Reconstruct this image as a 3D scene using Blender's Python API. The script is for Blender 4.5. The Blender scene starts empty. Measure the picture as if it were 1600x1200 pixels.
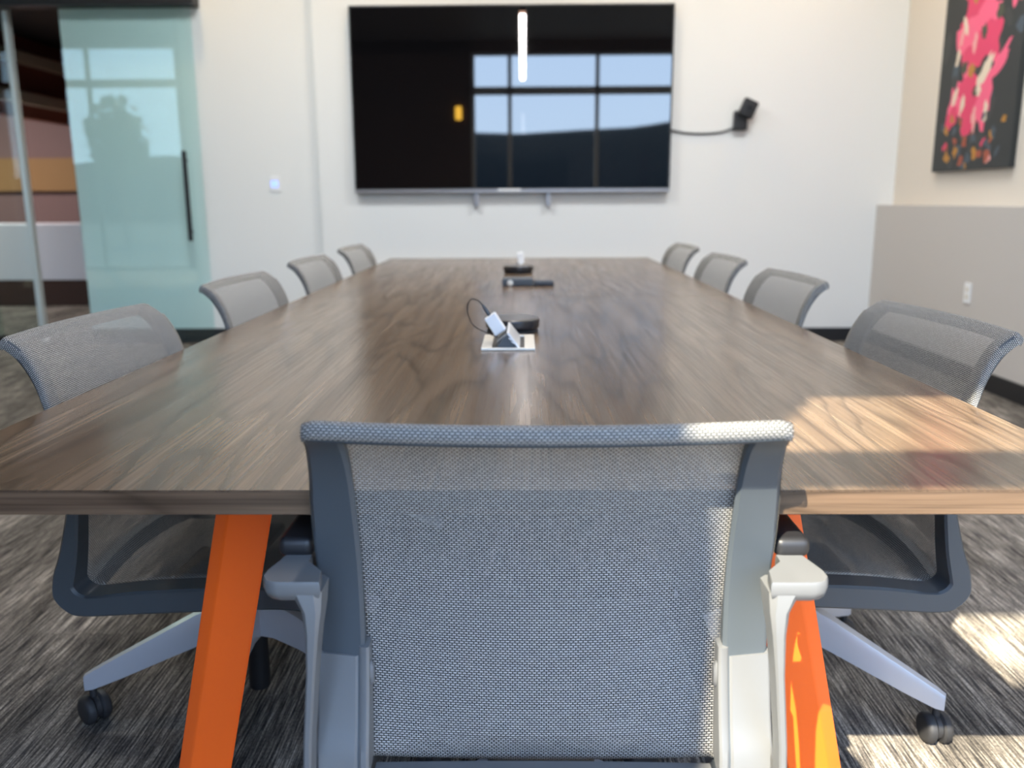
import bpy, bmesh, math, random
from mathutils import Vector, Matrix, noise

random.seed(7)
S = bpy.context.scene
COL = S.collection

# ------------------------------------------------------------------ camera, sky, sun, exposure
PITCH, YAW, ROLL = math.atan(287 / 1340.0), math.atan(18 / 1340.0), math.radians(0.28)
fwd = Vector((-math.sin(YAW) * math.cos(PITCH), math.cos(YAW) * math.cos(PITCH), -math.sin(PITCH)))
rgt = Vector((math.cos(YAW), math.sin(YAW), 0))
upv = rgt.cross(fwd)
r2 = rgt * math.cos(ROLL) - upv * math.sin(ROLL)
u2 = upv * math.cos(ROLL) + rgt * math.sin(ROLL)
cd = bpy.data.cameras.new('camera')
cam = bpy.data.objects.new('camera', cd)
COL.objects.link(cam)
cam.matrix_world = Matrix(((r2.x, u2.x, -fwd.x, 0), (r2.y, u2.y, -fwd.y, 0), (r2.z, u2.z, -fwd.z, 1.08), (0, 0, 0, 1)))
cd.sensor_width = 36
cd.lens = 1340 / 1600 * 36
cd.clip_start = 0.02
cd.dof.use_dof = True
cd.dof.focus_distance = 1.33
cd.dof.aperture_fstop = 3.3
S.camera = cam

SKY = 6.5
w = bpy.data.worlds.new('sky')
S.world = w
w.use_nodes = True
nt = w.node_tree
nt.nodes.clear()
tc = nt.nodes.new('ShaderNodeTexCoord')
sx = nt.nodes.new('ShaderNodeSeparateXYZ')
rp = nt.nodes.new('ShaderNodeValToRGB')
bg = nt.nodes.new('ShaderNodeBackground')
wo = nt.nodes.new('ShaderNodeOutputWorld')
nt.links.new(tc.outputs['Generated'], sx.inputs[0])
nt.links.new(sx.outputs['Z'], rp.inputs[0])
rp.color_ramp.elements[0].position = 0.0
rp.color_ramp.elements[0].color = (0.61, 0.77, 1.0, 1)
rp.color_ramp.elements[1].position = 0.55
rp.color_ramp.elements[1].color = (0.41, 0.60, 1.0, 1)
nt.links.new(rp.outputs[0], bg.inputs[0])
bg.inputs[1].default_value = SKY
nt.links.new(bg.outputs[0], wo.inputs[0])

sd = bpy.data.lights.new('sun', 'SUN')
sd.energy = 25.0
sd.color = (1.0, 0.88, 0.70)
sd.angle = math.radians(0.55)
sun = bpy.data.objects.new('sun', sd)
COL.objects.link(sun)
sun.rotation_euler = Vector((0.47, 0.85, -1.0)).to_track_quat('-Z', 'Y').to_euler()
sun.location = (-4, -8, 9)


def area(name, loc, direction, sx_, sy_, energy, color, portal=False, parent=None):
    l = bpy.data.lights.new(name, 'AREA')
    l.shape = 'RECTANGLE'
    l.size, l.size_y = sx_, sy_
    l.energy = energy
    l.color = color
    if portal:
        l.cycles.is_portal = True
    o = bpy.data.objects.new(name, l)
    COL.objects.link(o)
    o.location = loc
    o.rotation_euler = Vector(direction).to_track_quat('-Z', 'Y').to_euler()
    if parent:
        o.parent = parent
    return o


# daylight portals in the two window openings (guide the sky light, give none themselves)
area('daylight_portal', (1.0, -0.62, 1.72), (0, 1, 0), 3.7, 3.4, 1, (1, 1, 1), True)
area('daylight_portal', (-6.8, -0.62, 1.60), (0, 1, 0), 3.0, 3.0, 1, (1, 1, 1), True)

vs = S.view_settings
vs.view_transform = 'Standard'
vs.look = 'None'
vs.gamma = 1
vs.use_curve_mapping = False
vs.exposure = 0.0
S.cycles.max_bounces = 10
S.cycles.transparent_max_bounces = 24
S.cycles.sample_clamp_indirect = 6.0


# ------------------------------------------------------------------ materials
def mat(name, col=(0.8, 0.8, 0.8), rough=0.5, metal=0.0, spec=0.5, emit=None, estr=0.0, coat=0.0):
    m = bpy.data.materials.new(name)
    m.use_nodes = True
    b = m.node_tree.nodes['Principled BSDF']
    b.inputs['Base Color'].default_value = (*col, 1)
    b.inputs['Roughness'].default_value = rough
    b.inputs['Metallic'].default_value = metal
    b.inputs['Specular IOR Level'].default_value = spec
    b.inputs['Coat Weight'].default_value = coat
    if emit:
        b.inputs['Emission Color'].default_value = (*emit, 1)
        b.inputs['Emission Strength'].default_value = estr
    return m


class N:
    """tiny node helper"""
    def __init__(s, m):
        s.t = m.node_tree
        s.b = s.t.nodes.get('Principled BSDF')

    def n(s, kind, **kw):
        o = s.t.nodes.new('ShaderNode' + kind)
        for k, v in kw.items():
            if k.startswith('i_'):
                key = k[2:]
                key = int(key) if key.isdigit() else key.replace('_', ' ')
                o.inputs[key].default_value = v
            else:
                setattr(o, k, v)
        return o

    def l(s, a, b):
        s.t.links.new(a, b)

    def mapping(s, scale, out='Object', rot=(0, 0, 0), loc=(0, 0, 0)):
        c = s.n('TexCoord')
        m = s.n('Mapping')
        m.inputs['Scale'].default_value = scale
        m.inputs['Rotation'].default_value = rot
        m.inputs['Location'].default_value = loc
        s.l(c.outputs[out], m.inputs['Vector'])
        return m.outputs[0]

    def noise(s, vec, scale=1.0, detail=3.0, rough=0.5, dist=0.0):
        o = s.n('TexNoise')
        o.inputs['Scale'].default_value = scale
        o.inputs['Detail'].default_value = detail
        o.inputs['Roughness'].default_value = rough
        o.inputs['Distortion'].default_value = dist
        if vec is not None:
            s.l(vec, o.inputs['Vector'])
        return o.outputs['Fac']

    def ramp(s, fac, stops):
        o = s.n('ValToRGB')
        e = o.color_ramp.elements
        while len(e) < len(stops):
            e.new(0.5)
        for x, (p, c) in zip(e, stops):
            x.position = p
            x.color = (*c, 1) if len(c) == 3 else c
        s.l(fac, o.inputs[0])
        return o.outputs[0]

    def mix(s, fac, a, b, mode='MIX'):
        o = s.n('MixRGB', blend_type=mode)
        for v, i in ((fac, 0), (a, 1), (b, 2)):
            if isinstance(v, (int, float)):
                o.inputs[i].default_value = v
            elif isinstance(v, tuple):
                o.inputs[i].default_value = (*v, 1)
            else:
                s.l(v, o.inputs[i])
        return o.outputs[0]

    def math(s, op, a, b=0.0):
        o = s.n('Math', operation=op)
        for v, i in ((a, 0), (b, 1)):
            if isinstance(v, (int, float)):
                o.inputs[i].default_value = v
            else:
                s.l(v, o.inputs[i])
        return o.outputs[0]

    def bump(s, h, strength=0.2, dist=0.002):
        o = s.n('Bump')
        o.inputs['Strength'].default_value = strength
        o.inputs['Distance'].default_value = dist
        s.l(h, o.inputs['Height'])
        s.l(o.outputs[0], s.b.inputs['Normal'])


def wood(name, along):
    """walnut laminate, grain running along Y (top) or X (edge band)"""
    m = mat(name, rough=0.3, spec=0.5)
    k = N(m)
    def sc(across, alongs, zz):
        return (across, alongs, zz) if along == 'Y' else (alongs, zz, across)
    v1 = k.mapping(sc(3.2, 0.42, 1.0))
    warp = k.noise(v1, 1.0, 3, 0.5, 0.3)
    # cathedral figure: rings of a slowly varying field
    rings = k.math('FRACT', k.math('MULTIPLY', warp, 15.0))
    ringl = k.ramp(rings, [(0.0, (0.35,) * 3), (0.28, (0.62,) * 3), (0.8, (0.55,) * 3), (0.93, (0.12,) * 3), (1.0, (0.35,) * 3)])
    v2 = k.mapping(sc(150, 2.2, 60))
    fine = k.noise(v2, 1.0, 5, 0.6)
    v3 = k.mapping(sc(26, 0.8, 14))
    mid = k.noise(v3, 1.0, 4, 0.55)
    base = k.ramp(mid, [(0.26, (0.090, 0.058, 0.036)), (0.5, (0.132, 0.090, 0.058)), (0.74, (0.180, 0.127, 0.085))])
    c = k.mix(0.5, base, ringl, 'OVERLAY')
    fr = k.ramp(fine, [(0.32, (0.34,) * 3), (0.5, (0.95,) * 3), (0.68, (1.5,) * 3)])
    c = k.mix(0.6, c, fr, 'MULTIPLY')
    if along == 'X':
        c = k.mix(1.0, c, (0.84, 0.80, 0.80), 'MULTIPLY')
    k.l(c, k.b.inputs['Base Color'])
    rr = k.ramp(fine, [(0.3, (0.27,) * 3), (0.7, (0.17,) * 3)])
    k.l(rr, k.b.inputs['Roughness'])
    k.bump(fine, 0.10, 0.001)
    return m


def carpet():
    m = mat('carpet_tile', rough=0.95, spec=0.1)
    k = N(m)
    # staggered planks, 0.25 m wide and 1 m long running down the room
    vr = k.mapping((1, 1, 1), rot=(0, 0, math.radians(90)))
    br = k.n('TexBrick', offset=0.37, i_Scale=1.0, i_Mortar_Size=0.0, i_Bias=0.0, i_Brick_Width=1.0, i_Row_Height=0.25)
    br.inputs['Color1'].default_value = (0.62, 0.62, 0.62, 1)
    br.inputs['Color2'].default_value = (1.2, 1.2, 1.2, 1)
    k.l(vr, br.inputs['Vector'])
    pat = k.noise(k.mapping((9, 1.6, 1)), 1.0, 4, 0.6, 0.4)
    streak = k.noise(k.mapping((215, 7, 1)), 1.0, 3, 0.7)
    tuft = k.noise(k.mapping((260, 150, 1)), 1.0, 2, 0.6)
    c = k.ramp(streak, [(0.36, (0.03, 0.029, 0.032)), (0.5, (0.155, 0.138, 0.120)), (0.66, (0.47, 0.42, 0.36))])
    c = k.mix(1.0, c, k.ramp(pat, [(0.36, (0.55,) * 3), (0.62, (1.3,) * 3)]), 'MULTIPLY')
    c = k.mix(0.8, c, br.outputs['Color'], 'MULTIPLY')
    c = k.mix(0.8, c, k.ramp(tuft, [(0.3, (0.45,) * 3), (0.7, (1.5,) * 3)]), 'MULTIPLY')
    k.l(c, k.b.inputs['Base Color'])
    k.bump(k.math('ADD', streak, tuft), 0.6, 0.004)
    return m


def paint(name, col, rough=0.6):
    m = mat(name, col, rough, spec=0.3)
    k = N(m)
    k.bump(k.noise(k.mapping((180, 180, 180)), 1.0, 2), 0.05, 0.001)
    return m


def mesh_fabric():
    """woven mesh: threads as long bricks, open holes between them"""
    m = mat('woven_mesh', (0.42, 0.42, 0.40), 0.75, spec=0.25)
    k = N(m)
    v = k.mapping((1, 1, 1), out='UV')
    br = k.n('TexBrick', offset=0.5, i_Scale=1.0, i_Mortar_Size=0.00085, i_Mortar_Smooth=0.3, i_Bias=0.0, i_Brick_Width=0.0060, i_Row_Height=0.0032)
    br.inputs['Color1'].default_value = (0.46, 0.45, 0.42, 1)
    br.inputs['Color2'].default_value = (0.38, 0.37, 0.35, 1)
    br.inputs['Mortar'].default_value = (0.025, 0.028, 0.034, 1)
    k.l(v, br.inputs['Vector'])
    k.l(br.outputs['Color'], k.b.inputs['Base Color'])
    # each gap is dark and only partly see-through
    al = k.math('SUBTRACT', 1.0, k.math('MULTIPLY', br.outputs['Fac'], 0.40))
    k.l(al, k.b.inputs['Alpha'])
    return m


def glass(name, tint, refl=1.0):
    m = bpy.data.materials.new(name)
    m.use_nodes = True
    t = m.node_tree
    t.nodes.clear()
    o = t.nodes.new('ShaderNodeOutputMaterial')
    mx = t.nodes.new('ShaderNodeMixShader')
    tr = t.nodes.new('ShaderNodeBsdfTransparent')
    gl = t.nodes.new('ShaderNodeBsdfGlossy')
    fr = t.nodes.new('ShaderNodeFresnel')
    fr.inputs['IOR'].default_value = 1.52
    mu = t.nodes.new('ShaderNodeMath')
    mu.operation = 'MULTIPLY'
    mu.inputs[1].default_value = refl
    tr.inputs[0].default_value = (*tint, 1)
    gl.inputs['Roughness'].default_value = 0.0
    ge = t.nodes.new('ShaderNodeNewGeometry')       # a pane reflects at its front face only
    inv = t.nodes.new('ShaderNodeMath')
    inv.operation = 'SUBTRACT'
    inv.inputs[0].default_value = 1.0
    ff = t.nodes.new('ShaderNodeMath')
    ff.operation = 'MULTIPLY'
    t.links.new(ge.outputs['Backfacing'], inv.inputs[1])
    t.links.new(fr.outputs[0], ff.inputs[0])
    t.links.new(inv.outputs[0], ff.inputs[1])
    t.links.new(ff.outputs[0], mu.inputs[0])
    t.links.new(mu.outputs[0], mx.inputs[0])
    t.links.new(tr.outputs[0], mx.inputs[1])
    t.links.new(gl.outputs[0], mx.inputs[2])
    t.links.new(mx.outputs[0], o.inputs[0])
    return m


M = dict(
    wood=wood('walnut_laminate', 'Y'), wood_edge=wood('walnut_edge_band', 'X'),
    carpet=carpet(), mesh=mesh_fabric(),
    white=paint('white_wall_paint', (0.80, 0.80, 0.78)),
    tan=paint('tan_wall_paint', (0.72, 0.66, 0.58)),
    greige=paint('greige_wall_paint', (0.56, 0.53, 0.50)),
    ceil=paint('ceiling_paint', (0.06, 0.055, 0.055)),
    black_paint=mat('black_paint', (0.012, 0.012, 0.014), 0.5),
    brown=paint('brown_panel', (0.055, 0.030, 0.022)),
    frame=mat('slate_plastic', (0.062, 0.074, 0.086), 0.42),
    alu=mat('silver_paint', (0.175, 0.18, 0.185), 0.48, 0.25),
    base=mat('silver_base', (0.50, 0.51, 0.55), 0.33, 0.35),
    black=mat('black_plastic', (0.014, 0.014, 0.016), 0.45),
    rubber=mat('black_rubber', (0.02, 0.02, 0.022), 0.6),
    orange=mat('orange_powder_coat', (0.90, 0.125, 0.012), 0.30),
    tvglass=mat('tv_screen', (0.004, 0.004, 0.005), 0.02, spec=0.95),
    tvbezel=mat('tv_bezel', (0.02, 0.02, 0.022), 0.3),
    tvstrip=mat('tv_silver_strip', (0.35, 0.35, 0.37), 0.35, 0.6),
    plate=mat('pale_aluminium', (0.72, 0.68, 0.60), 0.35, 0.25),
    alu2=mat('bright_aluminium', (0.80, 0.80, 0.80), 0.3, 0.5),
    whitep=mat('white_plastic', (0.85, 0.86, 0.87), 0.3),
    steel=mat('window_frame_metal', (0.30, 0.29, 0.27), 0.4, 0.5),
    jamb=mat('pale_metal_jamb', (0.62, 0.66, 0.64), 0.35, 0.3),
    window=glass('window_glass', (0.97, 0.985, 0.98), 0.7),
    doorglass=glass('green_door_glass', (0.90, 0.985, 0.98), 2.0),
    partglass=glass('partition_glass', (0.90, 0.97, 0.95), 1.0),
    puck=mat('puck_plastic', (0.02, 0.021, 0.025), 0.25),
    pucksheen=mat('puck_top_sheen', (0.06, 0.052, 0.046), 0.3),  # warm tone painted in for a reflection on the puck's top
    cable=mat('cable_rubber', (0.02, 0.02, 0.022), 0.5),
    led=mat('blue_led', (0.1, 0.2, 0.8), 0.4, emit=(0.30, 0.42, 1.0), estr=1.6),
    lamp=mat('warm_lamp', (0.9, 0.8, 0.7), 0.4, emit=(1.0, 0.56, 0.40), estr=5.0),
    panel=mat('fill_panel_diffuser', (0.9, 0.9, 0.9), 0.4, emit=(0.93, 0.97, 1.0), estr=4.0),  # glowing face of the added overhead fill
    amber=mat('amber_lamp', (0.9, 0.6, 0.1), 0.4, emit=(1.0, 0.55, 0.06), estr=6.0),
    canvas=mat('dark_canvas', (0.028, 0.032, 0.033), 0.6),
    mauve=paint('mauve_brown_wall', (0.20, 0.125, 0.12)),
    rust=paint('rust_wall', (0.26, 0.085, 0.055)),
    beige=paint('beige_beam', (0.62, 0.50, 0.37)),
    ochre=paint('ochre_panel', (0.30, 0.17, 0.07)),
    counter=mat('white_counter', (0.80, 0.80, 0.86), 0.4),
    darkwood=paint('dark_brown_plinth', (0.11, 0.055, 0.04)),
    asphalt=mat('outdoor_asphalt', (0.085, 0.095, 0.09), 0.9, spec=0.0),  # asphalt grey, so the ground bounces no green light indoors
    hill=mat('wooded_hill', (0.010, 0.015, 0.018), 0.9, spec=0.0),
    leaf=paint('tree_leaf', (0.06, 0.09, 0.04)), bark=paint('tree_bark', (0.09, 0.065, 0.05)),
    seatpad=mat('back_support_grey', (0.13, 0.133, 0.137), 0.45),
)


M['tvglass'].node_tree.nodes['Principled BSDF'].inputs['IOR'].default_value = 1.75


# ------------------------------------------------------------------ geometry helpers
class MB:
    def __init__(s):
        s.bm = bmesh.new()
        s.uv = None

    def box(s, c, d, bevel=0.0, rot=None, mi=0, seg=2):
        b = bmesh.new()
        bmesh.ops.create_cube(b, size=1.0)
        for v in b.verts:
            v.co = Vector((v.co.x * d[0], v.co.y * d[1], v.co.z * d[2]))
        if bevel > 0:
            bmesh.ops.bevel(b, geom=list(b.edges), offset=bevel, segments=seg, affect='EDGES', profile=0.5)
        mt = Matrix.Translation(Vector(c))
        if rot is not None:
            mt = mt @ rot.to_4x4()
        s.merge(b, mt, mi)
        return s

    def span(s, a, b, bevel=0.0, mi=0):
        c = [(a[i] + b[i]) / 2 for i in range(3)]
        d = [abs(b[i] - a[i]) for i in range(3)]
        return s.box(c, d, bevel, None, mi)

    def merge(s, b, mt=Matrix.Identity(4), mi=0):
        mp = {v: s.bm.verts.new(mt @ v.co) for v in b.verts}
        for f in b.faces:
            try:
                nf = s.bm.faces.new([mp[v] for v in f.verts])
                nf.material_index = mi
            except ValueError:
                pass
        b.free()

    def lathe(s, prof, seg=32, mt=Matrix.Identity(4), mi=0):
        rings = []
        for r, z in prof:
            if r < 1e-6:
                rings.append([s.bm.verts.new(mt @ Vector((0, 0, z)))])
            else:
                rings.append([s.bm.verts.new(mt @ Vector((r * math.cos(2 * math.pi * i / seg), r * math.sin(2 * math.pi * i / seg), z))) for i in range(seg)])
        for a, b in zip(rings, rings[1:]):
            for i in range(seg):
                j = (i + 1) % seg
                if len(a) == 1 and len(b) == 1:
                    continue
                if len(a) == 1:
                    vs_ = [a[0], b[j], b[i]]
                elif len(b) == 1:
                    vs_ = [a[i], a[j], b[0]]
                else:
                    vs_ = [a[i], a[j], b[j], b[i]]
                f = s.bm.faces.new(vs_)
                f.material_index = mi
        return s

    def rings(s, rs, cap=True, mi=0, closed=False):
        vr = [[s.bm.verts.new(Vector(p)) for p in r] for r in rs]
        n = len(vr[0])
        prs = list(zip(vr, vr[1:]))
        if closed:
            prs.append((vr[-1], vr[0]))
        for a, b in prs:
            for i in range(n):
                j = (i + 1) % n
                s.bm.faces.new([a[i], a[j], b[j], b[i]]).material_index = mi
        if cap and not closed:
            s.bm.faces.new(vr[0][::-1]).material_index = mi
            s.bm.faces.new(vr[-1]).material_index = mi
        return s

    def tube(s, pts, r, seg=8, mi=0):
        pts = [Vector(p) for p in pts]
        rs = []
        prev = None
        for i, p in enumerate(pts):
            t = (pts[min(i + 1, len(pts) - 1)] - pts[max(i - 1, 0)]).normalized()
            if prev is None:
                a = t.orthogonal().normalized()
            else:
                a = (prev - t * prev.dot(t)).normalized()
            prev = a
            b = t.cross(a)
            rr = r[i] if isinstance(r, (list, tuple)) else r
            rs.append([p + (a * math.cos(2 * math.pi * q / seg) + b * math.sin(2 * math.pi * q / seg)) * rr for q in range(seg)])
        return s.rings(rs, True, mi)

    def prism(s, poly, axis, a, b, mi=0):
        """extrude a 2D polygon along an axis between a and b"""
        def P(q, t):
            return {'X': (t, q[0], q[1]), 'Y': (q[0], t, q[1]), 'Z': (q[0], q[1], t)}[axis]
        return s.rings([[P(q, a) for q in poly], [P(q, b) for q in poly]], True, mi)

    def grid(s, pts, uvs=None, mi=0):
        if uvs and s.uv is None:
            s.uv = s.bm.loops.layers.uv.new('UVMap')
        vr = [[s.bm.verts.new(Vector(p)) for p in r] for r in pts]
        for i in range(len(vr) - 1):
            for j in range(len(vr[0]) - 1):
                f = s.bm.faces.new([vr[i][j], vr[i][j + 1], vr[i + 1][j + 1], vr[i + 1][j]])
                f.material_index = mi
                if uvs:
                    for lp, (a, b) in zip(f.loops, ((i, j), (i, j + 1), (i + 1, j + 1), (i + 1, j))):
                        lp[s.uv].uv = uvs[a][b]
        return s

    def build(s, name, mats, parent=None, smooth=40, loc=None, weld=False, recalc=True):
        if recalc:
            bmesh.ops.recalc_face_normals(s.bm, faces=list(s.bm.faces))
        me = bpy.data.meshes.new(name)
        s.bm.to_mesh(me)
        s.bm.free()
        if not isinstance(mats, (list, tuple)):
            mats = [mats]
        for m in mats:
            me.materials.append(m)
        if smooth:
            me.polygons.foreach_set('use_smooth', [True] * len(me.polygons))
            me.set_sharp_from_angle(angle=math.radians(smooth))
        o = bpy.data.objects.new(name, me)
        COL.objects.link(o)
        if 0 < smooth < 180:
            wn = o.modifiers.new('weighted_normals', 'WEIGHTED_NORMAL')
            wn.keep_sharp = True
        if parent:
            o.parent = parent
        if loc:
            o.location = loc
        return o


def tag(o, label=None, cat=None, group=None, kind=None):
    if label:
        o['label'] = label
    if cat:
        o['category'] = cat
    if group:
        o['group'] = group
    if kind:
        o['kind'] = kind
    return o


def empty(name, label, cat, loc=(0, 0, 0), rz=0.0, group=None):
    o = bpy.data.objects.new(name, None)
    o.empty_display_size = 0.1
    COL.objects.link(o)
    o.location = loc
    o.rotation_euler = (0, 0, rz)
    return tag(o, label, cat, group)


def struct(o, label=None):
    return tag(o, label, None, None, 'structure')


def copy_tree(o, parent=None):
    c = o.copy()
    COL.objects.link(c)
    if parent is not None:
        c.parent = parent
    for ch in list(o.children):
        copy_tree(ch, c)
    return c


def spline(pts, sub=5):
    """Catmull-Rom through points"""
    P = [Vector(p) for p in pts]
    out = []
    for i in range(len(P) - 1):
        p0 = P[max(i - 1, 0)]
        p1, p2 = P[i], P[i + 1]
        p3 = P[min(i + 2, len(P) - 1)]
        for k in range(sub):
            t = k / sub
            out.append(0.5 * ((2 * p1) + (p2 - p0) * t + (2 * p0 - 5 * p1 + 4 * p2 - p3) * t * t + (3 * p1 - p0 - 3 * p2 + p3) * t ** 3))
    out.append(P[-1])
    return out


# ------------------------------------------------------------------ room
WY = 6.62        # far wall
WB = -0.70       # window wall behind the camera
CH = 3.62        # ceiling height
TABLE_H = 0.74

struct(MB().span((-9.5, WB - 0.25, -0.12), (3.4, 11.2, 0.0)).build('floor', M['carpet']), 'grey and brown streaked carpet tiles')
struct(MB().span((-9.5, WB - 0.25, CH), (3.4, 11.2, CH + 0.15)).build('ceiling', M['ceil']))
# far wall: the part left of the step is set back a little
struct(MB().span((-1.53, WY, 0), (3.0, WY + 0.2, CH)).build('wall_far', M['white']), 'white far wall behind the television')
struct(MB().span((-3.40, WY + 0.05, 0), (-1.5305, WY + 0.2, CH)).build('wall_far_recess', M['white']), 'white wall between the glass door and the television')
struct(MB().span((-9.5, WY + 0.05, 2.62), (-3.4005, WY + 0.2, CH)).build('wall_far_header', M['black_paint']))
struct(MB().span((2.78, WB, 0), (2.98, WY - 0.0005, CH)).build('wall_right', M['tan']), 'tan right wall above the ledge')
struct(MB().span((2.66, WB, 0), (2.7795, WY - 0.001, 1.035), 0.003).build('wall_right_ledge', M['greige']), 'greige half-height ledge along the right wall')
struct(MB().span((2.645, WB, 0), (2.6595, WY - 0.002, 0.105), 0.002).build('baseboard_right', M['black_paint']), 'black baseboard under the greige ledge')
struct(MB().span((-1.53, WY - 0.014, 0), (2.644, WY - 0.0005, 0.105), 0.002).build('baseboard_far', M['black_paint']), 'black baseboard under the white far wall')
struct(MB().span((-3.40, WY + 0.036, 0), (-1.531, WY + 0.0495, 0.105), 0.002).build('baseboard_far_recess', M['black_paint']))

# window wall behind the camera
bw = MB()
bw.span((-5.3, WB - 0.08, 0), (-0.80, WB, CH))            # dark solid wall between the two windows
bw.span((-9.5, WB - 0.08, 0), (-8.3, WB, CH))
bw.span((-9.5, WB - 0.08, 3.44), (3.0, WB, CH))
bw.build('wall_window', M['brown'])
struct(bpy.data.objects['wall_window'])


def window(name, x0, x1, mull, lab):
    f = MB()
    f.span((x0, WB - 0.09, 0), (x1, WB - 0.03, 0.07), 0.003)
    f.span((x0, WB - 0.09, 3.40), (x1, WB - 0.03, 3.4395), 0.003)
    f.span((x0, WB - 0.09, 2.825), (x1, WB - 0.03, 2.945), 0.004)
    for mx_ in mull:
        f.span((mx_ - 0.03, WB - 0.09, 0.0), (mx_ + 0.03, WB - 0.03, 3.4395), 0.003)
    o = f.build(name, M['steel'])
    struct(o, lab)
    g = MB().span((x0 + 0.01, WB - 0.075, 0.03), (x1 - 0.01, WB - 0.067, 3.42)).build('pane', M['window'], o)
    return o


window('window_1', -0.7995, 2.995, (-0.77, -0.20, 1.15, 2.50), 'floor to ceiling window behind the camera')
window('window_2', -8.2995, -5.3005, (-8.26, -6.75, -5.34), 'lobby window')

# left side: glass partition to the lobby, header, jamb
struct(MB().span((-4.16, WB, 0), (-4.06, 2.2, CH)).build('wall_left', M['white']))
pl = MB()
pl.span((-4.14, 2.2005, 3.31), (-4.08, WY + 0.05, 3.38), 0.003)
pl.span((-4.14, 2.2005, 0), (-4.08, WY + 0.05, 0.06), 0.003)
pl = pl.build('window_3', M['black_paint'])
struct(pl, 'glass partition on the left of the room')
MB().span((-4.116, 2.2005, 0.05), (-4.104, WY + 0.05, 3.32)).build('pane', M['partglass'], pl)
struct(MB().span((-4.16, 2.2005, 3.3805), (-4.06, WY + 0.049, CH)).build('wall_left_header', M['black_paint']))
jb = MB()
jb.span((-3.83, WY + 0.06, 0), (-3.79, WY + 0.12, 2.6195), 0.004)
struct(jb.build('trim_1', M['jamb']), 'pale metal jamb at the lobby opening')
pn = MB().span((-6.2, WY + 0.10, 0.0), (-5.9, WY + 0.16, 2.6195), 0.003).build('window_4', M['jamb'])
struct(pn, 'glass panel left of the lobby opening')
MB().span((-5.9, WY + 0.085, 0.02), (-3.8305, WY + 0.095, 2.61)).build('pane', M['partglass'], pn)
struct(MB().span((-4.15, WY - 0.085, 2.465), (-2.36, WY + 0.0495, 2.63), 0.003).build('trim_2', M['black_paint']), 'black sliding door track above the glass door')

# sliding glass door hung in front of the white wall
dr = MB().span((-3.365, WY - 0.035, 0.015), (-2.40, WY - 0.023, 2.4645), 0.002).build('door_1', M['doorglass'])
struct(dr, 'pale green sliding glass door with a long black handle')
hd = MB()
hd.box((-2.51, WY - 0.082, 1.12), (0.032, 0.025, 0.66), 0.006)
for zz in (0.86, 1.38):
    hd.box((-2.51, WY - 0.053, zz), (0.02, 0.036, 0.02), 0.003)
hd.build('handle', M['black'], dr)
struct(MB().span((-3.40, WY - 0.036, 0.0005), (-2.38, WY - 0.001, 0.0145), 0.002).build('trim_3', M['black_paint']))

# ------------------------------------------------------------------ lobby beyond the opening
struct(MB().span((-9.5, 11.0, 0), (-2.0, 11.2, CH)).build('wall_lobby', M['mauve']), 'mauve brown lobby wall')
struct(MB().span((-9.5, WB, 0), (-9.3, 10.9995, CH)).build('wall_lobby_left', M['greige']))
struct(MB().span((-2.2, WY + 0.2005, 0), (-2.0, 10.9995, CH)).build('wall_lobby_right', M['mauve']))
struct(MB().span((-9.2995, WY + 0.2005, 2.86), (-2.2005, 10.9995, 2.92)).build('ceiling_lobby', M['black_paint']))
sdw = MB().span((-5.62, 7.4, 2.0), (-5.5, 10.9, 2.8595)).build('wall_lobby_bulkhead', M['rust'])
struct(sdw, 'rust coloured lobby bulkhead')
for q, zz in enumerate((2.62, 2.20)):
    tag(MB().span((-5.4995, 7.4, zz - 0.06), (-5.40, 10.9, zz + 0.06), 0.004).build('wall_beam', M['beige']),
        ('upper' if q == 0 else 'lower') + ' beige beam high in the lobby beyond the glass door', 'beam', 'beige beams in the lobby')
rc = empty('reception_counter', 'white reception counter with a brown plinth in the lobby left of the glass door', 'counter', (-5.05, 9.3, 0))
MB().span((-0.95, -0.3, 0.28), (0.70, 0.35, 0.86), 0.01).build('counter_body', M['counter'], rc)
MB().span((-0.80, -0.22, 0.0), (0.60, 0.30, 0.2795), 0.004).build('plinth', M['darkwood'], rc)
tag(MB().span((-7.2, 10.93, 1.22), (-4.05, 10.9995, 1.62), 0.004).build('wall_panel', M['ochre']),
    'ochre orange panel on the lobby wall above the white counter', 'wall panel')
tag(MB().span((-4.95, 10.3, 0.0), (-4.75, 10.9, 2.8595), 0.01).build('lobby_column', M['mauve']),
    'mauve brown column in the lobby beside the glass door', 'column')
ll = empty('lobby_fill', 'square fill light added out of view in the lobby', 'ceiling light', (-6.9, 8.6, 2.84))  # unseen lamp, added to brighten the lobby
MB().box((0, 0, 0.005), (0.6, 0.6, 0.02), 0.004).build('diffuser', M['lamp'], ll)
area('lobby_fill_lamp', (0, 0, -0.02), (0, 0, -1), 0.55, 0.55, 140, (1.0, 0.93, 0.90), parent=ll)

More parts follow.
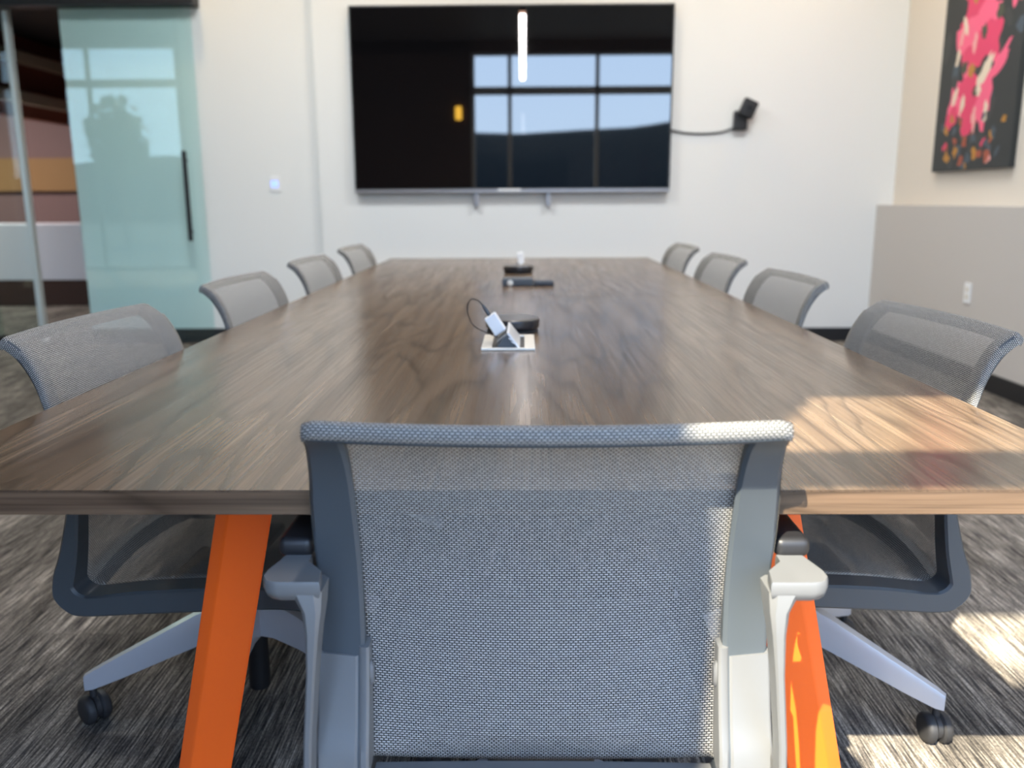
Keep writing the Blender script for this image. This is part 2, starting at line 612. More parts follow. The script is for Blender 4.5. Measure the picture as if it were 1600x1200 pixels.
# ------------------------------------------------------------------ outdoors (seen in the reflections)
struct(MB().span((-140, -160, -0.6), (140, WB - 0.3, -0.5)).build('ground', M['asphalt']))
pts = []
for i in range(61):
    row = []
    x = -150 + i * 5
    top = (9.6 if x > -19 else 4.3) + 2.2 * noise.noise(Vector((x * 0.045, 3.1, 0))) + 1.0 * noise.noise(Vector((x * 0.16, 8.1, 0)))
    for j in range(9):
        t = j / 8
        row.append((x, -52 - 18 * t, -0.55 + top * (math.sin(t * math.pi / 2) ** 0.7) + 0.5 * noise.noise(Vector((x * .3, t * 5, 2)))))
    pts.append(row)
struct(MB().grid(pts).build('hills', M['hill']))
tr = empty('tree', 'bare crowned tree outside the lobby window', 'tree', (-15.2, -20, -0.5))
MB().tube([(0, 0, 0), (0.05, 0, 1.2), (0.0, 0.1, 2.6), (0.2, 0.1, 3.8)], [0.16, 0.13, 0.10, 0.05]).build('trunk', M['bark'], tr)
cr = MB()
for i in range(420):
    d = Vector((random.gauss(0, 1), random.gauss(0, 1), random.gauss(0, 1))).normalized() * (random.random() ** 0.4)
    p = Vector((d.x * 1.1, d.y * 1.1, 3.9 + d.z * 1.5))
    cr.box(p, (0.34, 0.26, 0.02), 0, Matrix.Rotation(random.random() * 6.28, 3, (random.random(), random.random(), 1)))
cr.build('crown', M['leaf'], tr)

# ------------------------------------------------------------------ conference table
TX0, TX1, TY0, TY1, TS = -0.802, 0.754, 0.978, 5.235, 3.105
TC = (TX0 + TX1) / 2
table = empty('conference_table', 'long walnut conference table on slanted orange legs in the middle of the room', 'table', (TC, (TY0 + TY1) / 2, 0))
tl = Vector(table.location)


def L(x, y, z):
    return (x - tl.x, y - tl.y, z - tl.z)


def top_panel(y0, y1, seed):
    b = bmesh.new()
    bmesh.ops.create_cube(b, size=1.0)
    d = (TX1 - TX0, y1 - y0, 0.031)
    for v in b.verts:
        v.co = Vector((v.co.x * d[0], v.co.y * d[1], v.co.z * d[2]))
    bmesh.ops.bevel(b, geom=list(b.edges), offset=0.0014, segments=2, affect='EDGES')
    mb = MB()
    mb.merge(b, Matrix.Identity(4))
    mb.bm.normal_update()
    for f in mb.bm.faces:
        if abs(f.normal.y) > 0.6:
            f.material_index = 1
    o = mb.build('tabletop', [M['wood'], M['wood_edge']], table)
    o.location = L(TC, (y0 + y1) / 2, TABLE_H - 0.0155)
    return o


top_panel(TY0, TS - 0.0006, 0)
top_panel(TS + 0.0006, TY1, 1)


def leg(side, y0, flip):
    """slanted folded leg, wide front face and a narrow chamfered outer face"""
    def sec(z):
        o = 0.405 + (0.71 - z) * 0.216       # outer edge, from the table's centre line
        i = o - 0.086
        sp = o - 0.022
        d = 0.075
        pts_ = [(i, 0), (sp, 0), (o, 0.013), (o - 0.004, d), (i + 0.040, d)]
        return [(side * a, y0 + (b if not flip else -b), z) for a, b in pts_]
    zs = [0.0, 0.709]
    r = [[L(TC + p[0], p[1], p[2]) for p in sec(z)] for z in zs]
    b = MB()
    b.rings(r)
    bmesh.ops.bevel(b.bm, geom=[e for e in b.bm.edges], offset=0.003, segments=2, affect='EDGES')
    return b.build('leg', M['orange'], table)


for yy, fl in ((1.15, False), (3.07, False), (5.05, True)):
    leg(-1, yy, fl)
    leg(1, yy, fl)
    s_ = -1 if fl else 1
    cb = MB()
    cb.span(L(TC - 0.34, yy + s_ * 0.02, 0.682), L(TC + 0.34, yy + s_ * 0.06, 0.7085), 0.004)
    cb.build('crossbar', M['black'], table)

# ------------------------------------------------------------------ chairs
O_ = [(-.340, .830), (-.313, .808), (-.289, .771), (-.274, .73), (-.256, .66), (-.250, .60), (-.254, .53), (-.266, .455), (-.274, .41), (-.271, .368), (-.250, .340), (-.215, .330), (-.10, .338), (.05, .348), (.16, .354), (.215, .346), (.245, .322)]
I_ = [(-.329, .848), (-.299, .825), (-.274, .782), (-.2595, .734), (-.240, .66), (-.231, .60), (-.228, .532), (-.229, .46), (-.229, .418), (-.227, .390), (-.214, .376), (-.188, .374), (-.10, .386), (.05, .396), (.165, .400), (.22, .390), (.26, .352)]
SUB = 6
OS = spline([(a, b) + (0,) for a, b in O_], SUB)
IS = spline([(a, b) + (0,) for a, b in I_], SUB)
NB = 9 * SUB          # index where the back meets the seat
HW = 0.264            # outer half width
RW = 0.043            # rail width


def wrap(x, i):
    t = max(0.0, min(1.0, (NB - i) / (3.0 * SUB)))
    return 0.025 * (x / HW) ** 2 * t


def flare(i):
    """the rails get a little wider below the top lip"""
    return 0.014 * max(0.0, min(1.0, (i - 0.4 * SUB) / (3.2 * SUB)))


def rail_sections(sgn, i0, i1, xo_=HW, xi=HW - RW, grow=0.0, ch=0.0045, fl=True):
    rs = []
    for i in range(i0, i1 + 1):
        xo = xo_ + (flare(i) if fl else 0.0)
        o, n = OS[i], IS[i]
        dv = (n - o)
        ln = dv.length
        dv = dv / ln
        o2 = o - dv * grow
        n2 = n - dv * 0.0022
        c = min(ch, ln * 0.3)
        def P(x, base, k):
            q = base + dv * k
            return (sgn * x, q.x + wrap(x, i), q.y)
        rs.append([P(xo - c, o2, 0), P(xi + c, o2, 0), P(xi, o2, c), P(xi, n2, -c), P(xi + c, n2, 0), P(xo - c, n2, 0), P(xo, n2, -c), P(xo, o2, c)])
    return rs


def strip_x(mb, i0, i1, x0, x1, t_in, t_out, n=24):
    """a bar across the chair following the profile between stations i0..i1"""
    prof = []
    for i in range(i0, i1 + 1):
        o, q = OS[i], IS[i]
        prof.append((o + (q - o) * t_out, i))
    for i in range(i1, i0 - 1, -1):
        o, q = OS[i], IS[i]
        prof.append((o + (q - o) * t_in, i))
    rs = []
    for k in range(n + 1):
        x = x0 + (x1 - x0) * k / n
        rs.append([(x, p.x + wrap(x, i), p.y) for p, i in prof])
    mb.rings(rs)


def sheet(i0, i1, lip=False):
    """mesh fabric sheet between profile stations, x runs across"""
    cols = 40
    prof = []
    lipc = (OS[0] + IS[0]) / 2
    if lip:
        o, q = OS[0], IS[0]
        c = (o + q) / 2
        a = (q - c)
        tg = (OS[0] - OS[1]).normalized()
        rr = a.length
        for k in range(9, 0, -1):
            an = math.pi * k / 9 * 1.0
            prof.append((c + a.normalized() * rr * math.cos(an) + tg * rr * 1.0 * math.sin(an), 0, True))
    for i in range(i0, i1 + 1):
        prof.append((IS[i], i, False))
    v = 0.0
    pts_, uvs = [], []
    prev = None
    for (p, i, islip) in prof:
        if prev is not None:
            v += (p - prev).length
        prev = p
        z = p.y
        up = i < 4.2 * SUB                        # upper back: fabric wraps round the rails
        hw = HW + 0.0012 + flare(i) if up else max(0.226, HW + 0.0012 + flare(i) - 0.054 * min(1.0, (i - 4.2 * SUB) / (0.9 * SUB)))
        if i >= NB:
            hw = 0.226
        o = OS[i]
        dv = (o - IS[i])
        wr = 0.62 * max(0.0, min(1.0, (4.6 * SUB - i) / (0.6 * SUB)))
        xs = [(-1 + 2 * k / cols, 0.0) for k in range(cols + 1)]
        xs = [(-1, 0.95), (-1, 0.55), (-1, 0.25)] + xs + [(1, 0.25), (1, 0.55), (1, 0.95)]
        rx, ru = [], []
        for s, fr in xs:
            x = s * hw
            y, zz = p.x + wrap(x, i), p.y
            e = max(0.0, (abs(x) - (hw - 0.012)) / 0.012)
            rd = 0.0022 * e * e + fr * wr * dv.length
            if islip:
                x *= 1 - 0.0025 / HW
            if not islip:
                dn = dv.normalized()
                y += dn.x * rd
                zz += dn.y * rd
            else:
                y += (lipc.x - p.x) * fr / 0.95           # close the ends of the rolled lip
                zz += (lipc.y - p.y) * fr / 0.95
            if islip or i < SUB:                  # soften the two top corners
                drop = 0.005 * max(0.0, (abs(x) - (hw - 0.016)) / 0.016) ** 2
                zz -= drop
            if i >= NB:                           # the seat sags a little
                sag = 0.012 * (1 - s * s) * min(1.0, (i - NB) / (2.0 * SUB))
                zz -= sag
            elif i > 4 * SUB:
                y -= 0.008 * (1 - s * s) * min(1.0, (i - 4 * SUB) / (2.0 * SUB)) * min(1.0, (NB - i) / SUB)
            rx.append((x, y, zz))
            ru.append((x + 0.5 + (fr * 0.02 if s > 0 else -fr * 0.02), v))
        pts_.append(rx)
        uvs.append(ru)
    return MB().grid(pts_, uvs)


def make_base(root):
    hub = MB()
    hub.lathe([(0.0, 0.165), (0.024, 0.165), (0.030, 0.172), (0.034, 0.20), (0.036, 0.235), (0.032, 0.246), (0.024, 0.25), (0, 0.25)], 28)
    hub.build('hub', M['base'], root)
    col = MB()
    col.lathe([(0, 0.030), (0.021, 0.030), (0.023, 0.034), (0.023, 0.1645), (0.020, 0.165)], 24)
    col.build('gas_column', M['black'], root)
    MB().lathe([(0.014, 0.2505), (0.014, 0.30), (0, 0.30)], 20).build('piston', M['black'], root)
    mc = MB()
    mc.box((0, -0.02, 0.312), (0.15, 0.24, 0.034), 0.010)
    mc.box((0, -0.02, 0.326), (0.40, 0.06, 0.020), 0.006)
    mc.build('seat_mechanism', M['black'], root)
    for k in range(5):
        a = math.radians(BASE_ROT + 72 * k)
        am = MB()
        rs = []
        st = [(0.020, 0.205, 0.0215, 0.040), (0.06, 0.204, 0.020, 0.038), (0.12, 0.186, 0.0185, 0.034), (0.20, 0.153, 0.0165, 0.029), (0.28, 0.120, 0.0145, 0.024), (0.335, 0.098, 0.0125, 0.019), (0.352, 0.092, 0.010, 0.015)]
        for r_, z_, hw, hh in st:
            q = [(-hw, -hh), (hw, -hh), (hw * 0.92, hh * 0.4), (hw * 0.62, hh), (-hw * 0.62, hh), (-hw * 0.92, hh * 0.4)]
            rs.append([(r_ * math.cos(a) - x * math.sin(a), r_ * math.sin(a) + x * math.cos(a), z_ + z) for x, z in q])
        am.rings(rs)
        arm = am.build('base_arm', M['base'], root)
        # caster: two wheels, hood and stem
        cs = MB()
        sw = a + random.choice((-1, 1)) * random.uniform(0.5, 1.2)
        mt = Matrix.Translation((0.338 * math.cos(a), 0.338 * math.sin(a), 0)) @ Matrix.Rotation(sw, 4, 'Z')
        for sd_ in (-1, 1):
            wm = mt @ Matrix.Translation((0, sd_ * 0.016, 0.0315)) @ Matrix.Rotation(math.radians(90) * sd_ * -1, 4, 'X')
            cs.lathe([(0, 0.011), (0.022, 0.011), (0.028, 0.008), (0.0312, 0.002), (0.0312, -0.006), (0.027, -0.010), (0, -0.010)], 28, wm)
        cs.lathe([(0, -0.005), (0.025, -0.005), (0.025, 0.005), (0, 0.005)], 20, mt @ Matrix.Translation((0, 0, 0.034)) @ Matrix.Rotation(math.radians(90), 4, 'X'))
        cs.lathe([(0.0075, 0.04), (0.0075, 0.079)], 12, mt)
        cs.build('caster', M['rubber'], arm)


BASE_ROT = 90.0


def make_chair(label, arms=False, base_rot=90.0):
    global BASE_ROT
    BASE_ROT = base_rot
    root = empty('office_chair', label, 'chair')
    f = MB()
    for sg in (-1, 1):
        f.rings(rail_sections(sg, 1, len(OS) - 1))
    strip_x(f, 1, 2, -HW + 0.006, HW - 0.006, 0.80, 0.0)
    strip_x(f, len(OS) - 8, len(OS) - 1, -HW + 0.03, HW - 0.03, 0.85, 0.0)
    f.build('chair_frame', M['frame'], root)
    sheet(0, NB, True).build('back_mesh', M['mesh'], root, smooth=180)
    sheet(NB, len(IS) - 2).build('seat_mesh', M['mesh'], root, smooth=180)
    cbm = MB()
    cbm.rings([[(x, -0.236 + dy - 0.016 * (1 - (x / .21) ** 2), 0.360 + dz + 0.014 * (1 - (x / 0.21) ** 2)) for dy, dz in ((-.012, -.022), (.012, -.022), (.016, 0), (.010, .014), (-.008, .014), (-.014, 0))] for x in [-.214 + .428 * k / 16 for k in range(17)]])
    cbm.build('back_support', M['seatpad'], root)
    make_base(root)
    if arms:
        for sg in (-1, 1):
            i0 = next(i for i in range(len(OS)) if OS[i].y < 0.530)
            i1 = 8 * SUB + 4
            bk = MB()
            bk.rings(rail_sections(sg, i0, i1, HW + 0.003, HW - RW + 0.007, 0.003, 0.004))
            bk.rings(rail_sections(sg, i0 - 1, i1, HW - RW + 0.0065, HW - RW - 0.006, 0.003, 0.003, False))
            br_ = bk.build('back_bracket', M['alu'], root)
            bt = MB()
            ob = OS[i0 + 3]
            bt.lathe([(0, 0.003), (0.006, 0.003), (0.008, 0), (0.008, -0.004)], 20, Matrix.Translation((sg * (HW - RW - 0.007), ob.x + 0.03, ob.y + 0.012)) @ Matrix.Rotation(math.radians(-90 * sg), 4, 'Y') @ Matrix.Scale(2.2, 4, (1, 0, 0)))
            bt.build('release_button', M['seatpad'], br_)
            # arm: slim stem rising outside the bracket, turning out into the arm plate
            st = [(0.2865, -0.285, 0.355, .0045, .016), (0.281, -0.285, 0.45, .0047, .016), (0.2725, -0.284, 0.54, .0052, .017), (0.2690, -0.281, 0.59, .0075, .019), (0.2685, -0.276, 0.618, .011, .023), (0.2750, -0.268, 0.640, .0180, .027)]
            rs = []
            for x, y, z, hx, hy in st:
                c = hx * 0.45
                q = [(-hx + c, -hy), (hx - c, -hy), (hx, -hy + c), (hx, hy - c), (hx - c, hy), (-hx + c, hy), (-hx, hy - c), (-hx, -hy + c)]
                rs.append([(sg * (x + a), y + b, z) for a, b in q])
            am = MB()
            am.rings(rs)
            # plate, rounded outer corner
            pl_ = [(0.2565, -0.296), (0.306, -0.296), (0.320, -0.291), (0.327, -0.278), (0.327, -0.262), (0.316, -0.215), (0.284, -0.215), (0.2835, -0.235), (0.262, -0.262)]
            def ins(p, k):
                cx, cy_ = 0.294, -0.255
                return (cx + (p[0] - cx) * k, cy_ + (p[1] - cy_) * k)
            lay = [(0.630, 0.82), (0.636, 0.95), (0.642, 1.0), (0.651, 1.0), (0.655, 0.965)]
            am.rings([[(sg * ins(p, k)[0], ins(p, k)[1], z) for p in pl_] for z, k in lay])
            ar = am.build('armrest', M['alu'], root)
            pd = MB()
            pd.box((sg * 0.304, -0.145, 0.664), (0.044, 0.150, 0.026), 0.010, seg=3)
            pd.build('arm_pad', M['black'], ar)
    return root


front = make_chair('grey mesh armchair nearest the camera, back turned to us at the table end', True, 54)
front.location = (0.024, 1.201, 0)
front.rotation_euler = (0, 0, 0)

side = make_chair('grey mesh chair on the left side of the table, nearest the orange leg', False, 0.0)
GRP = 'mesh chairs along the sides of the conference table'
LEFT = [
    (-0.585, 1.715, -3, 'grey mesh chair on the left side of the table, nearest to the camera'),
    (-0.585, 2.66, -2.5, 'grey mesh chair on the left side of the table, second from the camera'),
    (-0.585, 3.58, -2, 'grey mesh chair on the left side of the table, third from the camera'),
    (-0.585, 4.50, -2, 'grey mesh chair on the left side, farthest, at the television end'),
]
RIGHT = [
    (0.540, 1.735, 3, 'grey mesh chair on the right side, nearest, behind the sunlit tabletop corner'),
    (0.540, 2.70, 2.5, 'grey mesh chair on the right side of the table, second from the camera'),
    (0.540, 3.60, 2, 'grey mesh chair on the right side of the table, third from the camera'),
    (0.540, 4.52, 2, 'grey mesh chair on the right side, farthest, at the television end'),
]
for k, (x, y, a, lab) in enumerate(LEFT + RIGHT):
    o = side if k == 0 else copy_tree(side)
    o.location = (x, y, 0)
    o.rotation_euler = (0, 0, math.radians((-90 if x < 0 else 90) + a))
    if x > 0:                                     # the bases on this side are swivelled differently
        for ch in o.children:
            if ch.name.startswith('base_arm'):
                ch.rotation_euler = (0, 0, math.radians(21))
    o['label'] = lab
    o['group'] = GRP

# ------------------------------------------------------------------ things on the table
def power_box(x, y, label):
    r = empty('power_outlet', label, 'power outlet', (x, y, TABLE_H), 0, 'pop up power outlets in the tabletop')
    p = MB()
    W2, D0, D1 = 0.0625, -0.105, 0.105
    p.span((-W2, D0, 0.0002), (W2, D0 + 0.012, 0.006), 0.0012)
    p.span((-W2, D1 - 0.012, 0.0002), (W2, D1, 0.006), 0.0012)
    p.span((-W2, D0 + 0.0118, 0.0002), (-0.038, D1 - 0.0118, 0.006), 0.0008)
    p.span((0.038, D0 + 0.0118, 0.0002), (W2, D1 - 0.0118, 0.006), 0.0008)
    p.build('plate', M['plate'], r)
    s = MB()
    s.span((-0.0379, D0 + 0.012, 0.0001), (0.0379, D1 - 0.012, 0.0015))
    s.build('well', M['black'], r)
    # tilted flap: dark socket face on the left, aluminium lid on the right
    f = MB()
    f.prism([(-0.028, 0.002), (0.021, 0.002), (0.0005, 0.0335), (-0.004, 0.0335), (-0.016, 0.020)], 'Y', D0 + 0.016, D1 - 0.022)
    f.build('socket_block', M['frame'], r)
    c = MB()
    c.prism([(-0.001, 0.036), (0.0245, 0.002), (0.0275, 0.002), (0.0275, 0.006), (0.002, 0.0395), (-0.0025, 0.0395)], 'Y', D0 + 0.013, D1 - 0.018)
    for zz, xx in ((0.025, 0.0), (0.017, 0.006)):      # hooks of the extruded profile
        c.box((xx + 0.0045, D0 + 0.0142, zz), (0.0085, 0.0024, 0.0022), 0.0004, Matrix.Rotation(math.radians(38), 3, 'Y'))
    c.build('lid', M['alu2'], r)
    q = MB()
    q.box((-0.0165, 0.0, 0.0215), (0.026, 0.15, 0.003), 0.001, Matrix.Rotation(math.radians(-40), 3, 'Y'))
    q.build('socket_strip', M['alu'], r)
    return r


def charger(x, y, label, tilt=33, ln=0.050):
    r = empty('charger', label, 'charger', (x, y, TABLE_H + 0.0275), 0, 'white chargers plugged into the table outlets')
    rot = Matrix.Rotation(math.radians(-tilt), 3, 'Y')
    b = MB()
    b.box(rot @ Vector((0, 0, ln / 2 + 0.001)), (0.031, 0.031, ln), 0.004, rot, seg=3)
    b.build('charger_body', M['whitep'], r)
    return r, rot


PX, PY = -0.035, 2.058
power_box(PX, PY, 'pop-up table power outlet with pale plate in front of the nearer black puck')
ch1, rot = charger(PX - 0.018, PY - 0.01, 'white charger plugged into the nearer table outlet with a black cable')
tip = rot @ Vector((0, 0, 0.051))
ax = rot @ Vector((0, 0, 1))
cn = MB()
cn.tube([tip, tip + ax * 0.006, tip + ax * 0.022, tip + ax * 0.030], [0.0045, 0.0048, 0.0042, 0.0022], 12)
plug = cn.build('cable_plug', M['frame'], ch1)
p0 = tip + ax * 0.030
cpts = spline([p0, p0 + Vector((-0.012, 0.004, 0.0105)), p0 + Vector((-0.027, 0.012, 0.012)), p0 + Vector((-0.038, 0.024, -0.004)), p0 + Vector((-0.036, 0.038, -0.032)), p0 + Vector((-0.020, 0.055, -0.062)), Vector((-0.012, 0.098, -0.0245)), Vector((0.004, 0.124, -0.0255)), Vector((0.012, 0.142, -0.0245))], 8)
MB().tube(cpts, 0.0014, 8).build('cable', M['cable'], plug)


def puck(x, y, label):
    r = empty('speaker_puck', label, 'conference speaker', (x, y, TABLE_H), 0, 'round black conference speakers on the table')
    MB().lathe([(0, 0.0), (0.066, 0.0), (0.068, 0.0012), (0.068, 0.0045), (0.064, 0.0075), (0.063, 0.0085)], 56).build('foot', M['rubber'], r)
    MB().lathe([(0.0, 0.0086), (0.066, 0.0086), (0.0705, 0.012), (0.072, 0.018), (0.0725, 0.030), (0.0715, 0.0335), (0.0695, 0.035)], 56).build('puck_body', M['puck'], r)
    MB().lathe([(0.0695, 0.0345), (0.067, 0.0362), (0.05, 0.0366), (0, 0.0366)], 56).build('puck_cap', M['pucksheen'], r)
    return r


puck(-0.028, 2.262, 'round black conference speaker on the table behind the nearer outlet')
power_box(-0.022, 4.36, 'pop-up table power outlet at the far end, behind the farther black puck')
charger(-0.008, 4.35, 'white charger standing in the far table outlet near the television', 8, 0.055)
puck(-0.022, 4.12, 'round black conference speaker on the far half of the table')

rm = empty('conference_controller', 'dark controller box with a round grey dial on the far half of the table', 'controller', (-0.022, 3.51, TABLE_H))
MB().box((0, 0, 0.016), (0.125, 0.09, 0.0315), 0.006).build('controller_body', M['frame'], rm)
MB().lathe([(0, 0.0), (0.011, 0.0), (0.012, 0.001), (0.012, 0.004), (0.010, 0.0055), (0, 0.0055)], 28, Matrix.Translation((-0.03, -0.0445, 0.014)) @ Matrix.Rotation(math.radians(90), 4, 'X')).build('dial', M['plate'], rm)
tag(MB().box((0.083, 3.50, TABLE_H + 0.0105), (0.082, 0.075, 0.0205), 0.005).build('adapter_box', M['puck']),
    'small flat black adapter box right of the grey dialled controller on the table', 'adapter')

# ------------------------------------------------------------------ television and wall devices
TVX0, TVX1, TVZ0, TVZ1 = -1.252, 1.091, 1.135, 2.452
tv = empty('television', 'large black wall-mounted television reflecting the windows', 'television', ((TVX0 + TVX1) / 2, WY, (TVZ0 + TVZ1) / 2))
tv.rotation_euler = (math.radians(-0.6), 0, 0)
tw, th = TVX1 - TVX0, TVZ1 - TVZ0
MB().span((-tw / 2, -0.062, -th / 2), (tw / 2, -0.012, th / 2), 0.006).build('tv_casing', M['tvbezel'], tv)
MB().span((-tw / 2 + 0.014, -0.0635, -th / 2 + 0.035), (tw / 2 - 0.014, -0.0622, th / 2 - 0.014)).build('screen', M['tvglass'], tv)
MB().span((-tw / 2 + 0.003, -0.0645, -th / 2 + 0.001), (tw / 2 - 0.003, -0.0622, -th / 2 + 0.026), 0.001).build('bottom_strip', M['tvstrip'], tv)
MB().box((-0.02, -0.0655, -th / 2 + 0.020), (0.17, 0.002, 0.016), 0.0005).build('pale_bar', M['whitep'], tv)  # pale bar near the middle of the bottom bezel
for xx in (-0.27, 0.27):
    MB().span((xx - 0.018, -0.045, -th / 2 - 0.10), (xx + 0.018, -0.001, -th / 2 - 0.0005), 0.004).build('mount_foot', M['tvstrip'], tv)
MB().span((-0.5, -0.0125, -0.3), (0.5, -0.0005, 0.3)).build('wall_bracket', M['black'], tv)

wc = empty('wall_camera', 'small black device on the white wall right of the television', 'wall device', (1.62, WY, 1.68))
MB().box((-0.02, -0.03, -0.035), (0.10, 0.058, 0.14), 0.014).build('device_body', M['black'], wc)
MB().box((0.022, -0.075, 0.045), (0.11, 0.06, 0.13), 0.014, Matrix.Rotation(math.radians(24), 3, 'Y')).build('device_head', M['black'], wc)
MB().lathe([(0, 0.0), (0.018, 0.0), (0.02, 0.004), (0.02, 0.012)], 24, Matrix.Translation((0.022, -0.106, 0.042)) @ Matrix.Rotation(math.radians(90), 4, 'X')).build('lens', M['puck'], wc)
cp = spline([(1.085, WY - 0.012, 1.585), (1.20, WY - 0.008, 1.562), (1.34, WY - 0.008, 1.556), (1.47, WY - 0.008, 1.567), (1.575, WY - 0.012, 1.60)], 8)
tag(MB().tube(cp, 0.008, 10).build('cable', M['frame']), 'dark cable on the wall from the television to the small black device', 'cable')

sw_ = empty('light_switch', 'white wall switch with a blue light between the glass door and the television', 'switch', (-1.885, WY + 0.05, 1.21))
MB().box((0, -0.004, 0), (0.075, 0.007, 0.118), 0.002).build('switch_plate', M['whitep'], sw_)
MB().box((0, -0.0085, 0.0), (0.05, 0.003, 0.045), 0.001).build('indicator', M['led'], sw_)
ou = empty('wall_outlet', 'white wall outlet low on the greige ledge at right', 'outlet', (2.66, 5.16, 0.525))
MB().box((-0.004, 0, 0), (0.007, 0.075, 0.12), 0.002).build('outlet_plate', M['whitep'], ou)
for zz in (-0.022, 0.022):
    MB().box((-0.0085, 0, zz), (0.003, 0.036, 0.028), 0.001).build('socket', M['plate'], ou)

# ------------------------------------------------------------------ painting on the right wall
pt = empty('painting', 'tall dark abstract painting with pink brushwork hanging on the tan wall', 'painting', (2.78, 5.50, 1.25))
PW, PH = 0.94, 1.45
MB().span((-0.035, -PW / 2, 0), (-0.0005, PW / 2, PH), 0.003).build('canvas', M['canvas'], pt)
COLS = [('deep_pink', (0.72, 0.04, 0.13)), ('rose_pink', (0.85, 0.11, 0.22)), ('pale_pink', (0.80, 0.36, 0.34)), ('cream', (0.75, 0.62, 0.48)),
        ('ochre_dab', (0.45, 0.20, 0.02)), ('moss', (0.05, 0.06, 0.035)), ('slate_blue', (0.05, 0.075, 0.10)), ('rust_dab', (0.35, 0.07, 0.03)), ('charcoal', (0.028, 0.032, 0.032))]
pm = [mat('paint_' + n, c, 0.5) for n, c in COLS]
dab = MB()
layer = [0]
# u: 0 = far (left in the photo) .. 1 = near (right), v: metres above the lower edge
def blob(u, v, ru, rv, mi, rot_=0.0, jag=0.35):
    layer[0] += 1
    x = -0.0352 - layer[0] * 0.000012
    sd0 = random.random() * 50
    n = 22
    ring_a, ring_b = [], []
    for i in range(n):
        a = 2 * math.pi * i / n
        k = 1 + jag * noise.noise(Vector((math.cos(a) * 1.6 + sd0, math.sin(a) * 1.6, sd0)))
        du, dv = ru * k * math.cos(a), rv * k * math.sin(a)
        uu = du * math.cos(rot_) - dv * math.sin(rot_)
        vv = du * math.sin(rot_) + dv * math.cos(rot_)
        y = PW / 2 - u * PW - uu
        z = v + vv
        y = max(-PW / 2 + .004, min(PW / 2 - .004, y))
        z = max(.004, min(PH - .004, z))
        ring_a.append((x + 0.0006, y, z))
        ring_b.append((x, y, z))
    dab.rings([ring_a, ring_b], True, mi)
def cluster(n, u, v, su, sv, ru, rv, mis):
    for _ in range(n):
        blob(u + random.gauss(0, su), v + random.gauss(0, sv), ru * random.uniform(.5, 1.3), rv * random.uniform(.5, 1.3), random.choice(mis), random.uniform(-.6, .6))
cluster(40, .5, .7, .3, .45, .05, .08, [5, 6, 8, 8])
for (u, v, ru, rv, mi, ro) in [(.42, .84, .20, .15, 0, .2), (.36, .76, .12, .14, 1, -.2), (.58, .92, .16, .10, 1, .5), (.50, .70, .15, .09, 0, .1), (.66, .74, .10, .12, 0, -.3),
                               (.28, .42, .10, .13, 1, -.1), (.46, .36, .12, .13, 0, .0), (.62, .40, .09, .14, 1, .1), (.40, .50, .16, .05, 0, .2), (.22, .32, .07, .06, 0, .4), (.76, .60, .05, .15, 1, -.95),
                               (.60, .57, .04, .12, 3, -.7), (.42, 1.10, .16, .16, 0, .1), (.30, 1.22, .14, .12, 1, 0), (.62, 1.20, .10, .14, 2, 0), (.84, 1.05, .08, .10, 2, .2), (.90, .95, .05, .08, 1, .1), (.5, 1.34, .2, .1, 0, 0)]:
    blob(u, v, ru, rv, mi, ro, 0.75)
for (u, v) in [(.30, .88), (.26, .80), (.44, .76), (.24, .70), (.52, .30), (.36, .40), (.66, .33), (.24, .45), (.78, 1.1), (.86, 1.02), (.55, .47)]:
    blob(u, v, .022, .06, random.choice((2, 3, 2)), random.uniform(-.4, .4), .8)
for (u, v) in [(.34, .62), (.44, .60), (.22, .55), (.55, .80), (.40, 1.03), (.72, .88)]:
    blob(u, v, .035, .04, random.choice((5, 4, 8)), 0, .8)
for _ in range(34):
    blob(random.uniform(.1, .9), abs(random.gauss(.13, .09)) + .02, random.uniform(.012, .035), random.uniform(.012, .04), random.choice((4, 7, 7, 6, 0, 6, 2)), random.random(), .8)
dab.build('brushwork', pm, pt, smooth=0)

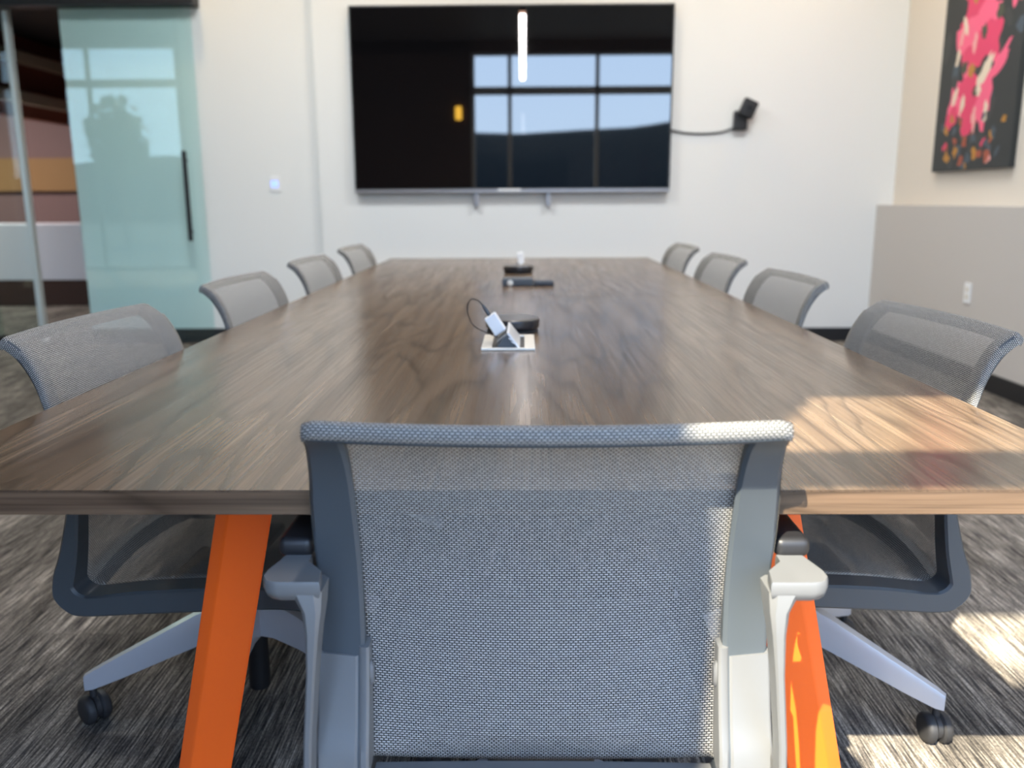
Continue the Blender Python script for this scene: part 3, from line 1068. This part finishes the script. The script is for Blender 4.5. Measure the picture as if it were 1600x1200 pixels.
# ------------------------------------------------------------------ ceiling lights and added fill panels
pd_ = empty('linear_pendant', 'long slim pendant light hanging over the table', 'ceiling light', (0.0, 3.0, 2.78))
MB().span((-0.035, -1.9, 0), (0.035, 1.9, 0.07), 0.004).build('pendant_body', M['black'], pd_)
MB().span((-0.028, -1.88, -0.006), (0.028, 1.88, -0.0005), 0.001).build('diffuser', M['lamp'], pd_)
for yy in (-1.5, 1.5):
    MB().tube([(0, yy, 0.07), (0, yy, CH - 2.78)], 0.003, 6).build('suspension_wire', M['steel'], pd_)
area('pendant_lamp', (0, 0, -0.02), (0, 0, -1), 0.05, 3.7, 45, (1.0, 0.97, 0.95), parent=pd_)
for k, (x, y) in enumerate([(-2.4, 6.15), (-0.9, 6.15), (0.6, 6.15), (2.0, 6.15), (-2.2, 2.6), (2.0, 2.6)]):
    d = empty('downlight', 'round recessed downlight in the ceiling above the far wall' if k < 4 else 'round recessed downlight in the ceiling beside the table', 'ceiling light', (x, y, CH), 0, 'recessed ceiling downlights')
    MB().lathe([(0.05, -0.001), (0.075, -0.001), (0.078, -0.006), (0.05, -0.008), (0.05, -0.001)], 28).build('trim_ring', M['steel'], d)
    MB().lathe([(0, -0.003), (0.05, -0.003)], 28).build('lens', M['lamp'], d)
    sl = bpy.data.lights.new('downlight_lamp', 'SPOT')
    sl.energy = 46 if k < 4 else 40
    sl.color = (1.0, 0.70, 0.34)
    sl.spot_size = math.radians(130)
    sl.spot_blend = 0.8
    sl.shadow_soft_size = 0.05
    so = bpy.data.objects.new('downlight_lamp', sl)
    COL.objects.link(so)
    so.parent = d
    so.location = (0, 0, -0.02)
for q, x in enumerate((-1.6, 1.6)):  # added fill panels that brighten the far wall, no known lamps
    cp_ = empty('fill_panel', 'flat fill panel added out of view over the ' + ('left' if q == 0 else 'right') + ' chairs near the television', 'ceiling light', (x, 4.6, CH), 0, 'added overhead fill panels')
    MB().box((0, 0, -0.011), (1.2, 0.6, 0.02), 0.003).build('panel_frame', M['steel'], cp_)
    MB().box((0, 0, -0.0225), (1.14, 0.54, 0.002)).build('diffuser', M['panel'], cp_)
    area('fill_panel_lamp', (0, 0, -0.03), (0, 0, -1), 1.1, 0.5, 62, (0.92, 0.97, 1.0), parent=cp_)
sc_ = empty('wall_sconce', 'amber wall light on the dark wall behind the camera', 'wall light', (-0.99, WB, 2.55))
MB().box((0, 0.03, 0), (0.10, 0.058, 0.2), 0.02).build('shade', M['amber'], sc_)
